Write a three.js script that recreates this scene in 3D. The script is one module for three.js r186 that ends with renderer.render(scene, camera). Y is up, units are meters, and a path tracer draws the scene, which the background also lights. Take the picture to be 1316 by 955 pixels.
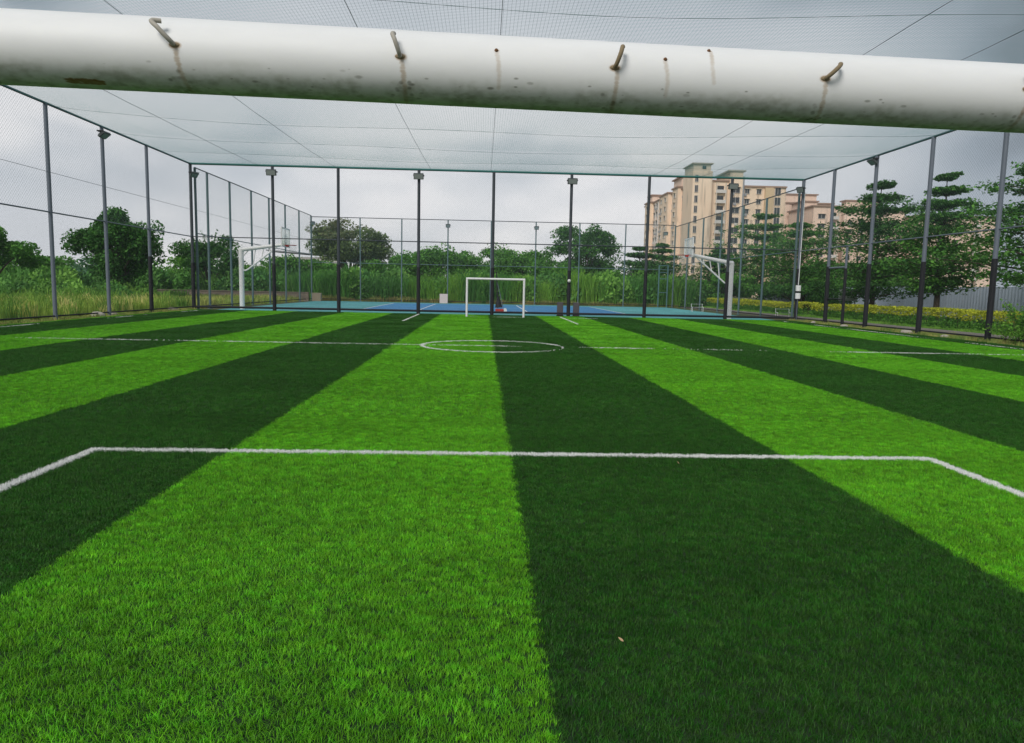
import * as THREE from 'three';
import { mergeGeometries } from 'three/addons/utils/BufferGeometryUtils.js';
import { RoundedBoxGeometry } from 'three/addons/geometries/RoundedBoxGeometry.js';

// ---------- camera, exposure, sky, sun ----------
const scene = new THREE.Scene();
const renderer = new THREE.WebGLRenderer({ antialias: true });
renderer.setSize(1024, 743);
renderer.toneMapping = THREE.LinearToneMapping;
renderer.toneMappingExposure = 1.52;
renderer.shadowMap.enabled = true;
const camera = new THREE.PerspectiveCamera(53.37, 1316 / 955, 0.05, 1500);
camera.position.set(0, 1.62, 0);
camera.rotation.set(-0.11348, -0.0405, 0.020455, 'YXZ');
scene.add(camera);

function rng(seed) { let a = seed >>> 0; return () => { a |= 0; a = a + 0x6D2B79F5 | 0; let t = Math.imul(a ^ a >>> 15, 1 | a); t = t + Math.imul(t ^ t >>> 7, 61 | t) ^ t; return ((t ^ t >>> 14) >>> 0) / 4294967296; }; }
const mix = (a, b, t) => a + (b - a) * t, clamp = (v, a = 0, b = 1) => Math.min(b, Math.max(a, v)), sst = (a, b, v) => { const t = clamp((v - a) / (b - a)); return t * t * (3 - 2 * t); };
function h3(x, y, z) { let n = Math.imul(x, 374761393) + Math.imul(y, 668265263) + Math.imul(z, 1274126177); n = Math.imul(n ^ n >>> 13, 1274126177); return ((n ^ n >>> 16) >>> 0) / 4294967296; }
function vnoise(x, y, z = 0) {
  const i = Math.floor(x), j = Math.floor(y), k = Math.floor(z); let u = x - i, v = y - j, w = z - k; u = u * u * (3 - 2 * u); v = v * v * (3 - 2 * v); w = w * w * (3 - 2 * w);
  const L = (a, b, c) => h3(i + a, j + b, k + c);
  return mix(mix(mix(L(0, 0, 0), L(1, 0, 0), u), mix(L(0, 1, 0), L(1, 1, 0), u), v), mix(mix(L(0, 0, 1), L(1, 0, 1), u), mix(L(0, 1, 1), L(1, 1, 1), u), v), w);
}
function fbm(x, y, z = 0, o = 4) { let s = 0, a = 0.5, t = 0; for (let i = 0; i < o; i++) { s += a * vnoise(x, y, z); t += a; x = x * 2.03 + 11.3; y = y * 2.03 + 5.7; z = z * 2.03 + 3.1; a *= 0.5; } return s / t; }

{ // overcast monsoon sky: thin bright cloud low down, heavier grey-blue sheets above
  const W = 1024, Hh = 512, d = new Float32Array(W * Hh * 4);
  for (let j = 0; j < Hh; j++) {
    const el = ((j + 0.5) / Hh - 0.5) * Math.PI, y = Math.sin(el), c = Math.cos(el);
    for (let i = 0; i < W; i++) {
      const az = ((i + 0.5) / W - 0.5) * 2 * Math.PI, x = c * Math.cos(az), z = c * Math.sin(az);
      const s = 1 / (0.30 + Math.max(y, 0)), n = fbm(x * s * 1.3 + 4.2, y * 3.0, z * s * 1.3 + 9.1, 5), m = fbm(x * 1.3 + 20, y * 2.6 + 3, z * 1.3 + 7, 4);
      const bank = x * 0.80 - z * 0.60 + 0.5 * (m - 0.5); // heavier cloud bank over the footpath side
      let b = 0.605 - 0.27 * sst(0.42, 0.68, n) * (0.40 + 0.60 * sst(0.08, 0.26, y)) - 0.07 * sst(0.42, 0.64, m) - 0.24 * sst(0.74, 0.98, bank);
      b -= 0.24 * sst(0.08, 0.38, y + 0.22 * (n - 0.5));
      b = Math.max(b, 0.20);
      const t = clamp((0.58 - b) / 0.32), o = (j * W + i) * 4;
      if (y < -0.02) b *= 0.5;
      d[o] = b * mix(1.0, 0.82, t); d[o + 1] = b * mix(0.993, 0.95, t); d[o + 2] = b * mix(1.005, 1.10, t); d[o + 3] = 1;
    }
  }
  const sky = new THREE.DataTexture(d, W, Hh, THREE.RGBAFormat, THREE.FloatType);
  sky.mapping = THREE.EquirectangularReflectionMapping; sky.magFilter = THREE.LinearFilter; sky.minFilter = THREE.LinearFilter; sky.wrapS = THREE.RepeatWrapping; sky.needsUpdate = true;
  scene.background = sky; scene.environment = sky;
}
const sun = new THREE.DirectionalLight(new THREE.Color(1, 0.965, 0.91), 1.5);
sun.position.set(-38, 62, 42); sun.castShadow = true; sun.shadow.radius = 45; sun.shadow.mapSize.set(2048, 2048);
Object.assign(sun.shadow.camera, { left: -90, right: 90, top: 90, bottom: -90, near: 1, far: 400 });
sun.target.position.set(0, 0, -30); scene.add(sun, sun.target);

scene.fog = new THREE.FogExp2(new THREE.Color(0.80, 0.83, 0.87), 0.00025);

// ---------- helpers ----------
const used = {};
function numbered(n) { if (!(n in used)) { used[n] = 0; return n; } used[n]++; return n + '_' + String(used[n]).padStart(3, '0'); }
function tag(o, label, category, group, kind) { if (label) o.userData.label = label; if (category) o.userData.category = category; if (group) o.userData.group = group; if (kind) o.userData.kind = kind; return o; }
function thing(name, label, category, [x, y, z] = [0, 0, 0], group) { const o = new THREE.Group(); o.name = numbered(name); o.position.set(x, y, z); scene.add(o); return tag(o, label, category, group); }
function part(name, geo, mat, parent, kind) { const m = new THREE.Mesh(geo, mat); m.name = parent === scene ? numbered(name) : name; m.castShadow = m.receiveShadow = true; parent.add(m); if (kind) m.userData.kind = kind; return m; }
const V = (x, y, z) => new THREE.Vector3(x, y, z);
const lin = (r, g, b) => new THREE.Color().setRGB(r, g, b);
const std = (c, roughness = 0.7, o = {}) => new THREE.MeshStandardMaterial({ color: c, roughness, side: THREE.DoubleSide, ...o });
function box(x0, x1, y0, y1, z0, z1) { const g = new THREE.BoxGeometry(x1 - x0, y1 - y0, z1 - z0); g.translate((x0 + x1) / 2, (y0 + y1) / 2, (z0 + z1) / 2); return g; }
function rod(a, b, r, r2 = r, n = 10) {
  const d = b.clone().sub(a), g = new THREE.CylinderGeometry(r2, r, d.length(), n, 1);
  g.applyQuaternion(new THREE.Quaternion().setFromUnitVectors(V(0, 1, 0), d.clone().normalize())); const m = a.clone().add(b).multiplyScalar(0.5); g.translate(m.x, m.y, m.z); return g;
}
function tube(pts, r, n = 8, seg = 24) { return new THREE.TubeGeometry(new THREE.CatmullRomCurve3(pts), seg, r, n, false); }
function sheet(x0, x1, z0, z1, y, sx = 1, sz = 1) { const g = new THREE.PlaneGeometry(x1 - x0, z1 - z0, sx, sz); g.rotateX(-Math.PI / 2); g.translate((x0 + x1) / 2, y, (z0 + z1) / 2); const p = g.attributes.position, u = g.attributes.uv; for (let i = 0; i < p.count; i++) u.setXY(i, p.getX(i), p.getZ(i)); return g; }
function raw(pos, idx, col, nor) { const g = new THREE.BufferGeometry(); g.setAttribute('position', new THREE.BufferAttribute(pos instanceof Float32Array ? pos : new Float32Array(pos), 3)); if (col) g.setAttribute('color', new THREE.BufferAttribute(new Float32Array(col), 3)); g.setIndex(idx instanceof Uint32Array ? new THREE.BufferAttribute(idx, 1) : idx); g.computeVertexNormals(); return g; }
function tex(w, h, fn, srgb = true) { const d = new Uint8Array(w * h * 4); for (let j = 0; j < h; j++) for (let i = 0; i < w; i++) { const c = fn(i, j), o = (j * w + i) * 4; d[o] = clamp(c[0]) * 255; d[o + 1] = clamp(c[1]) * 255; d[o + 2] = clamp(c[2]) * 255; d[o + 3] = 255; } const t = new THREE.DataTexture(d, w, h); t.magFilter = THREE.LinearFilter; t.minFilter = THREE.LinearMipmapLinearFilter; t.generateMipmaps = true; t.wrapS = t.wrapT = THREE.RepeatWrapping; if (srgb) t.colorSpace = THREE.SRGBColorSpace; t.needsUpdate = true; return t; }
// tileable fbm on an n-pixel square
function tile(fx, i, j, n, seed, oct = 4) { const u = i / n, v = j / n, a = (x, y) => fbm(x * fx + seed, y * fx + seed * 1.7, seed, oct); const wx = u, wy = v; return mix(mix(a(u, v), a(u - 1, v), wx), mix(a(u, v - 1), a(u - 1, v - 1), wx), wy); }
function noiseMat(c0, c1, metres, rough, seed, bump = 0.01, fx = 10) {
  const n = 256, t = tex(n, n, (i, j) => { const k = clamp((tile(fx, i, j, n, seed, 5) - 0.5) * 2.6 + 0.5), f = 0.9 + 0.2 * h3(i, j, seed); return [0, 1, 2].map(q => mix(c0[q], c1[q], k) * f); });
  t.repeat.set(1 / metres, 1 / metres); return std(0xffffff, rough, { map: t, bumpMap: bump ? t : null, bumpScale: bump });
}
// prism strands: list of polylines [ [p,p,p...], r ] as open three-sided prisms
class Strands {
  constructor() { this.p = []; this.i = []; }
  add(pts, r) {
    const n = pts.length, b = this.p.length / 3;
    for (let k = 0; k < n; k++) {
      const a = pts[Math.max(0, k - 1)], c = pts[Math.min(n - 1, k + 1)]; let dx = c[0] - a[0], dy = c[1] - a[1], dz = c[2] - a[2]; const l = Math.hypot(dx, dy, dz); dx /= l; dy /= l; dz /= l;
      let ux, uy, uz; if (Math.abs(dy) < 0.9) { ux = -dz; uy = 0; uz = dx; } else { ux = 1; uy = 0; uz = 0; const q = dx; ux -= q * dx; uy -= q * dy; uz -= q * dz; } const m = Math.hypot(ux, uy, uz); ux /= m; uy /= m; uz /= m;
      const vx = dy * uz - dz * uy, vy = dz * ux - dx * uz, vz = dx * uy - dy * ux;
      for (let q = 0; q < 3; q++) { const t = q * 2.0944 + 0.5, cs = Math.cos(t) * r, sn = Math.sin(t) * r; this.p.push(pts[k][0] + ux * cs + vx * sn, pts[k][1] + uy * cs + vy * sn, pts[k][2] + uz * cs + vz * sn); }
      if (k < n - 1) for (let q = 0; q < 3; q++) { const q2 = (q + 1) % 3, A = b + k * 3 + q, B = b + k * 3 + q2; this.i.push(A, B, A + 3, B, B + 3, A + 3); }
    }
  }
  geo() { return raw(new Float32Array(this.p), new Uint32Array(this.i)); }
}

// ---------- materials ----------
const M = {
  white: std(lin(0.86, 0.86, 0.85), 0.42), greyPaint: std(lin(0.15, 0.175, 0.215), 0.5), darkPost: std(lin(0.045, 0.055, 0.065), 0.5), courtPost: std(lin(0.10, 0.16, 0.17), 0.55),
  wrap: std(lin(0.012, 0.013, 0.017), 0.75), cord: std(lin(0.16, 0.24, 0.23), 0.7), roofCord: std(lin(0.045, 0.235, 0.22), 0.85),
  wire: std(lin(0.06, 0.09, 0.085), 0.6), rope: std(lin(0.015, 0.10, 0.07), 0.8), cable: std(lin(0.06, 0.10, 0.10), 0.6), lampGlass: std(lin(0.30, 0.33, 0.32), 0.25), lampBody: std(lin(0.06, 0.075, 0.075), 0.5), black: std(lin(0.015, 0.015, 0.017), 0.6),
  red: std(lin(0.45, 0.03, 0.02), 0.55), rust: std(lin(0.16, 0.075, 0.03), 0.9), bark: noiseMat([0.36, 0.31, 0.26], [0.22, 0.18, 0.15], 0.8, 0.95, 31, 0.02),
};

// ---------- ground, court, turf ----------
const TX0 = -16.15, TX1 = 17.9, TZ0 = 3, TZ1 = -42.5, SW = 2.7014, SX = 0.2867;
{
  const g = new THREE.CircleGeometry(700, 64); g.rotateX(-Math.PI / 2); g.translate(0, -0.04, -100); const p = g.attributes.position, u = g.attributes.uv; for (let i = 0; i < p.count; i++) u.setXY(i, p.getX(i), p.getZ(i));
  part('ground', g, noiseMat([0.24, 0.31, 0.13], [0.36, 0.36, 0.20], 9, 1, 3, 0.03), scene, 'structure');
  part('dirt_verge', sheet(TX0 - 3, TX1 + 1.6, TZ0 + 1, TZ1 - 0.9, -0.03), noiseMat([0.38, 0.33, 0.25], [0.26, 0.30, 0.16], 3, 1, 5, 0.02), scene, 'structure');
  part('court_surround', box(-15.4, 17.4, -0.035, -0.004, -70.2, -43.6), noiseMat([0.36, 0.66, 0.66], [0.31, 0.60, 0.61], 6, 0.75, 7, 0), scene, 'structure');
  part('court_playing_area', sheet(-8, 9.6, -66.5, -48.5, 0), noiseMat([0.24, 0.54, 0.74], [0.20, 0.48, 0.67], 6, 0.7, 8, 0), scene, 'structure');
  const cl = (a, b, c, d) => part('court_line', sheet(a, b, c, d, 0.004), M.white, scene, 'structure');
  cl(-8, 9.6, -66.5, -66.4); cl(-8, 9.6, -48.6, -48.5); cl(-8, -7.9, -66.4, -48.6); cl(9.5, 9.6, -66.4, -48.6); cl(-4.3, -4.2, -66.4, -48.6); cl(2.9, 3.0, -66.4, -48.6);
  part('footpath', box(19.6, 21.6, -0.04, 0.05, -90, 8), noiseMat([0.60, 0.56, 0.52], [0.47, 0.44, 0.41], 4, 0.95, 12, 0.01), scene, 'structure');
  part('turf_base', sheet(TX0, TX1, TZ1, TZ0, 0), std(lin(0.012, 0.035, 0.008), 1), scene, 'structure');
}
// turf fibres as real blades
function tuftGeo(seed, n, rad, hgt, wid, lean) {
  const R = rng(seed), p = [], ix = [];
  for (let k = 0; k < n; k++) {
    const a = R() * 6.283, r = rad * Math.sqrt(R()), x = r * Math.cos(a), z = r * Math.sin(a), t = R() * 6.283, l = lean * (0.25 + R()), h = hgt * (0.7 + 0.5 * R()), f = R() * 6.283, wx = Math.cos(f) * wid / 2, wz = Math.sin(f) * wid / 2, b = p.length / 3;
    const mx = x + Math.cos(t) * l * 0.3, mz = z + Math.sin(t) * l * 0.3, ex = x + Math.cos(t) * l, ez = z + Math.sin(t) * l;
    p.push(x - wx, 0, z - wz, x + wx, 0, z + wz, mx - wx, h * 0.66, mz - wz, mx + wx, h * 0.66, mz + wz, ex, h, ez);
    ix.push(b, b + 1, b + 3, b, b + 3, b + 2, b + 2, b + 3, b + 4);
  }
  return raw(p, ix);
}
// pitch markings: [kind, params, wear]
const LW = 0.09;
const marks = [
  ['x', -3.66, 4.44, -7.02, 0], ['z', -3.66, -7.02, -0.8, 0], ['z', 4.44, -7.02, -0.8, 0], ['x', -3.66, 4.44, -0.8, 0],
  ['x', -16, 17.8, -20.15, 0.36], ['o', 0.27, -20.15, 1.92, 0.12], ['z', -3.6, -41.6, -33.4, 0], ['z', 4.3, -41.2, -33.4, 0], ['x', -0.9, 2.2, -39.75, 0.05], ['x', 2.4, 6.2, -39.9, 0.45], ['z', -15.5, -41, -18, 0.5], ['z', 16.9, -41, -16, 0.5],
];
function lineAt(x, z, m) {
  const h = LW / 2;
  if (m[0] === 'x') return Math.abs(z - m[3]) < h && x > m[1] - h && x < m[2] + h;
  if (m[0] === 'z') return Math.abs(x - m[1]) < h && z > Math.min(m[2], m[3]) - h && z < Math.max(m[2], m[3]) + h;
  return Math.abs(Math.hypot(x - m[1], z - m[2]) - m[3]) < h;
}
const worn = (x, z, m) => m[4] > 0 && fbm(x * 0.55 + 40, z * 0.55, 2, 3) + 0.25 * (h3(Math.floor(x * 60), Math.floor(z * 60), 9) - 0.5) < 0.28 + m[4] * 0.62;
function whiteAt(x, z) { for (const m of marks) if (lineAt(x, z, m)) return !worn(x, z, m); return false; }
{
  const R = rng(77), dark = [], light = [], white = [];
  const inView = (x, z, mar) => { const d = -z; return x > -0.70 * d - mar && x < 0.82 * d + mar; };
  const tiers = [[2.2, -9, 0.031, 0], [-9, -18, 0.046, 1], [-18, TZ1, 0.075, 2]];
  for (const [z0, z1, step, tier] of tiers) for (let z = z0; z > z1; z -= step) for (let x = TX0; x < TX1; x += step) {
    const px = x + (R() - 0.5) * step * 1.1, pz = z + (R() - 0.5) * step * 1.1, r1 = R(), r2 = R();
    if (pz < TZ1 || px < TX0 || px > TX1 || !inView(px, pz, 1.6) || (pz > -0.9 && r1 > 0.35)) continue;
    if (tier < 2 || true) { if (whiteAt(px, pz)) continue; }
    const k = Math.floor((px - SX) / SW + (R() - 0.5) * 0.002);
    (((k % 2) + 2) % 2 === 0 ? dark : light).push([px, pz, tier, r2]);
  }
  for (const m of marks) {
    const far = m[0] === 'o' ? true : Math.min(m[3], m[2]) < -15, st = far ? 0.034 : 0.02;
    const place = (x, z) => { if (x > TX0 && x < TX1 && z > TZ1 && !worn(x, z, m)) white.push([x, z, far ? 1 : 0, R()]); };
    const n = Math.ceil(LW / st), J = () => (R() - 0.5) * st;
    if (m[0] === 'x') for (let x = m[1]; x < m[2]; x += st) for (let q = 0; q < n; q++) place(x + J(), m[3] - LW / 2 + (q + 0.5) * LW / n + J());
    else if (m[0] === 'z') for (let z = Math.min(m[2], m[3]); z < Math.max(m[2], m[3]); z += st) for (let q = 0; q < n; q++) place(m[1] - LW / 2 + (q + 0.5) * LW / n + J(), z + J());
    else for (let a = 0; a < 6.2832; a += st / m[3]) for (let q = 0; q < n; q++) { const rr = m[3] - LW / 2 + (q + 0.5) * LW / n + J(); place(m[1] + Math.cos(a) * rr, m[2] + Math.sin(a) * rr); }
  }
  const tufts = [tuftGeo(1, 24, 0.028, 0.027, 0.0021, 0.026), tuftGeo(2, 22, 0.042, 0.028, 0.0032, 0.030), tuftGeo(3, 20, 0.066, 0.030, 0.0062, 0.034)];
  const wt = [tuftGeo(4, 14, 0.015, 0.030, 0.0030, 0.013), tuftGeo(5, 12, 0.024, 0.033, 0.0060, 0.016)];
  const fibre = new THREE.MeshPhysicalMaterial({ color: 0xffffff, roughness: 0.5, specularIntensity: 0.38, transmission: 0.22, thickness: 0, side: THREE.DoubleSide });
  const wfibre = std(0xffffff, 0.6);
  const o = new THREE.Object3D(), c = new THREE.Color();
  function field(name, list, geo, mat, colour, label, cat) {
    const im = new THREE.InstancedMesh(geo, mat, list.length); im.name = numbered(name); im.castShadow = im.receiveShadow = true;
    list.forEach(([x, z, , r], i) => { o.position.set(x, 0, z); o.rotation.set((fbm(x * 0.9, z * 0.9, 1, 2) - 0.5) * 0.7, r * 6.283, 0); const s = 0.72 + 0.35 * h3(i, 3, 7) + 0.4 * (fbm(x * 12, z * 12, 8, 2) - 0.5); o.scale.set(1, s, 1); o.updateMatrix(); im.setMatrixAt(i, o.matrix); colour(c, x, z, h3(i, 1, 5)); im.setColorAt(i, c); });
    scene.add(im); tag(im, label, cat, null, 'stuff');
  }
  const tone = (x, z, r) => (0.62 + 0.60 * r) * (0.80 + 0.40 * fbm(x * 0.6, z * 1.7, 6, 3)) * (0.55 + 0.90 * fbm(x * 24, z * 24, 3, 2));
  const lightC = (c, x, z, r) => { const t = tone(x, z, r), y = 0.85 + 0.4 * h3(Math.floor(x * 900), Math.floor(z * 900), 3); c.setRGB(0.165 * t * y, 0.555 * t, 0.018 * t); };
  const darkC = (c, x, z, r) => { const t = tone(x, z, r), y = 0.7 + 0.8 * h3(Math.floor(x * 900), Math.floor(z * 900), 3); c.setRGB(0.034 * t * y, 0.152 * t, 0.012 * t * y); };
  const whiteC = (c, x, z, r) => { const t = 0.84 + 0.10 * r; c.setRGB(t, t, t * 0.98); };
  ['close', 'mid', 'distant'].forEach((nm, t) => {
    field('light_turf_fibres', light.filter(q => q[2] === t), tufts[t], fibre, lightC, 'bright green artificial turf fibres of the light stripes', 'turf');
    field('dark_turf_fibres', dark.filter(q => q[2] === t), tufts[t], fibre, darkC, 'deep green artificial turf fibres of the dark stripes', 'turf');
  });
  [0, 1].forEach(t => field('white_turf_fibres', white.filter(q => q[2] === t), wt[t], wfibre, whiteC, 'white turf fibres marking the pitch lines', 'turf'));
  console.log('turf', light.length, dark.length, white.length);
}

// ---------- fences ----------
// mesh panel in a local (s, y) plane: s along the fence; dir turns s into x/z
function diagonals(st, w, y0, y1, pitch, r, map) {
  const H = y1 - y0, stp = pitch * 1.4142;
  for (const sgn of [1, -1]) for (let c = -H; c < w + H; c += stp) {
    // line s = c + sgn*(y)   (sgn=1)  or s = c - y + ... clip to [0,w]
    let ya = 0, yb = H; const s0 = sgn > 0 ? c : c, f = sgn;
    const lo = f > 0 ? -s0 : s0 - w, hi = f > 0 ? w - s0 : s0;
    ya = Math.max(ya, lo); yb = Math.min(yb, hi); if (yb - ya < 0.02) continue;
    const z = f > 0 ? 0.0015 : -0.0015;
    st.add([map(s0 + f * ya, y0 + ya, z), map(s0 + f * yb, y0 + yb, z)], r);
  }
}
function squares(st, w, y0, y1, pitch, r, map, R) {
  for (let s = pitch / 2; s < w; s += pitch) { const j = (R() - 0.5) * pitch * 0.5; st.add([map(s, y0, 0), map(s + j, (y0 + y1) / 2, (R() - 0.5) * 0.06), map(s, y1, 0)], r); }
  for (let y = y0 + pitch / 2; y < y1; y += pitch) { const j = (R() - 0.5) * pitch * 0.5; st.add([map(0, y, 0), map(w / 2, y + j, (R() - 0.5) * 0.06), map(w, y, 0)], r); }
}
function fence(label, origin, dir, posts, o) {
  // posts: distances along dir; o: {top, mid, postR, postMat, wrapTo, ...}
  const t = thing('pitch_fence', label, 'fence', origin, 'tall mesh fences around the sports ground');
  const mp = (s, y, n) => [dir[0] * s - dir[1] * n, y, dir[1] * s + dir[0] * n], P = (s, y, n = 0) => V(...mp(s, y, n)), R = rng(o.seed);
  posts.forEach((s, i) => {
    const lean = (R() - 0.5) * 0.05;
    const pg = part('post', rod(P(s, -0.05), P(s + lean, o.top, 0), o.r, o.r, 12), o.mat, t);
    if (o.wrap && (!o.only || o.only.includes(i))) part('black_wrap', rod(P(s, 0.02), P(s + lean * o.wrap / o.top, o.wrap + (R() - 0.5) * 0.15), o.r + 0.022, o.r + 0.018, 12), M.wrap, pg);
    else part('base_plate', box(mp(s, 0, 0)[0] - 0.12, mp(s, 0, 0)[0] + 0.12, -0.02, 0.02, mp(s, 0, 0)[2] - 0.12, mp(s, 0, 0)[2] + 0.12), o.mat, pg);
  });
  for (let i = 0; i + 1 < posts.length; i++) {
    const a = posts[i], b = posts[i + 1], w = b - a, mm = (s, y, n) => mp(a + s, y, n);
    part('top_rail', rod(P(a, o.top), P(b, o.top), o.railR || 0.035, o.railR || 0.035, 8), o.topMat || o.mat, t);
    part('middle_rail', rod(P(a, o.mid), P(b, o.mid), 0.028, 0.028, 8), o.mat, t);
    part('bottom_rail', rod(P(a, 0.16), P(b, 0.16), o.botR || 0.03, o.botR || 0.03, 8), o.botMat || M.wrap, t);
    for (const y of o.wires || []) part('tension_wire', rod(P(a, y), P(b, y), 0.008, 0.008, 5), M.cable, t);
    const lo = new Strands(), up = new Strands();
    diagonals(lo, w, 0.1, o.mid, o.pitch, o.wr, mm); part('chain_link_mesh', lo.geo(), M.wire, t, 'stuff');
    diagonals(up, w, o.mid, o.top, o.pitch * (o.up || 1.25), o.nr * (o.upr || 1.35), mm); part('net_mesh', up.geo(), M.cord, t, 'stuff');
  }
  return t;
}
const TOP = 8.12, LX = -16.5, RX = 18.4, FZ = -43;
const leftPosts = [], rightPosts = [];
for (let s = -0.2; s < 46.2; s += 4.35) leftPosts.push(s);
fence('tall mesh fence on the open field side of the turf, beyond the yellow weeds', [LX, 0, FZ], [0, 1], [0, 5.4, 9.6, 13.75, 18.1, 22.5, 26.9, 31.3, 35.7, 40, 44.4], { top: TOP, mid: 4.1, r: 0.075, mat: M.greyPaint, topMat: M.darkPost, railR: 0.05, pitch: 0.06, wr: 0.0011, nr: 0.0013, seed: 1, wrap: 2.7, only: [0, 1], wires: [5.6], up: 1.7, upr: 1.9 });
const rf = fence('tall mesh fence beside the footpath with black wrapped post bases', [RX, 0, FZ], [0, 1], [0, 3.8, 8.0, 12.4, 16.75, 21.1, 25.5, 29.9, 34.3, 38.7, 43], { top: TOP, mid: 4.05, r: 0.085, mat: M.greyPaint, topMat: M.darkPost, railR: 0.05, pitch: 0.06, wr: 0.0011, nr: 0.0013, wrap: 3.05, seed: 2, up: 1.7, upr: 1.9 });
part('gate_post', rod(V(0, -0.02, 5.72), V(0, 4.0, 5.72), 0.06, 0.06, 10), M.greyPaint, rf); part('gate_post_wrap', rod(V(0, 0.02, 5.72), V(0, 2.92, 5.72), 0.078, 0.075, 10), M.wrap, rf);
part('gate_rail', rod(V(0, 2.98, 3.9), V(0, 2.98, 5.72), 0.05, 0.05, 8), M.greyPaint, rf); part('gate_rail', rod(V(0, 1.35, 3.9), V(0, 1.35, 5.72), 0.035, 0.035, 8), M.wrap, rf);
const FP = [0, 4.55, 8.2, 12.75, 17, 21.45, 25.9, 30.7, 34.9];
fence('tall mesh fence behind the far goal, between turf and blue court', [LX, 0, FZ], [1, 0], FP, { top: TOP, mid: 4.1, r: 0.085, mat: M.darkPost, topMat: M.rope, railR: 0.06, botR: 0.06, pitch: 0.07, wr: 0.0012, nr: 0.0013, wrap: 2.7, seed: 3 });
// court fences
fence('grey mesh fence along the open field side of the blue court', [-16.35, 0, -71.5], [0, 1], [0, 4.6, 9.2, 13.8, 18.1, 22.5, 26.4, 28.2], { top: 7.95, mid: 4.3, r: 0.07, mat: M.courtPost, topMat: M.darkPost, pitch: 0.09, wr: 0.0017, nr: 0.0016, seed: 4, wires: [5.6] });
fence('grey mesh fence between the blue court and the footpath hedge', [18.35, 0, -71.5], [0, 1], [0, 4.6, 9.2, 14.0, 18.8, 23.1, 28.1], { top: 7.7, mid: 4.05, r: 0.07, mat: M.courtPost, topMat: M.darkPost, pitch: 0.09, wr: 0.0017, nr: 0.0016, seed: 5 });
fence('grey mesh fence behind the blue court, before the reed thicket', [-16.35, 0, -71.6], [1, 0], [0, 4.6, 8.5, 12.9, 17, 21.3, 25.5, 29.9, 34.7], { top: 7.85, mid: 3.6, r: 0.06, mat: M.courtPost, topMat: M.darkPost, pitch: 0.09, wr: 0.0017, nr: 0.0016, seed: 6 });

// ---------- roof net ----------
{
  const t = thing('roof_net', 'green net roof with steel cables stretched above the whole pitch', 'net', [0, 0, 0]);
  const z0 = 3, z1 = FZ, x0 = LX, x1 = RX;
  const hz = (x, z) => { const u = clamp((x - x0) / (x1 - x0)), v = clamp((z - z1) / (z0 - z1 + 6)); return TOP - 0.62 * Math.pow(Math.sin(Math.PI * v), 0.7) * Math.pow(Math.sin(Math.PI * u), 0.6) - 0.025 * Math.abs(Math.sin((z - z1) / 4.4 * Math.PI)); };
  const st = new Strands(), R = rng(5), pitch = 0.085;
  for (let z = z1; z < z0; z += pitch) { const pts = []; for (let k = 0; k <= 16; k++) { const x = mix(x0, x1, k / 16), zz = z + 0.03 * (fbm(x * 0.3, z * 0.2, 1, 2) - 0.5); pts.push([x, hz(x, z), zz]); } st.add(pts, 0.0022); }
  for (let x = x0; x < x1; x += pitch) { const pts = []; for (let k = 0; k <= 22; k++) { const z = mix(z1, z0, k / 22); pts.push([x + 0.03 * (fbm(x * 0.2, z * 0.3, 4, 2) - 0.5), hz(x, z) + 0.002, z]); } st.add(pts, 0.0022); }
  part('net_mesh', st.geo(), M.roofCord, t, 'stuff');
  for (const x of [-12.6, -8.3, -3.0, 0.3, 9.4, 12.2]) { const pts = []; for (let k = 0; k <= 30; k++) { const z = mix(z1, z0, k / 30); pts.push(V(x, hz(x, z) - 0.012, z)); } part('cable', tube(pts, 0.007, 5, 60), M.cable, t); }
  for (const z of [-38.6, -34.4, -29.8, -16.4]) { const pts = []; for (let k = 0; k <= 30; k++) { const x = mix(x0, x1, k / 30); pts.push(V(x, hz(x, z) - 0.03, z + 0.25 * Math.sin(k * 0.5 + z))); } part('cable', tube(pts, 0.0048, 5, 60), M.rope, t); }
}

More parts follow.
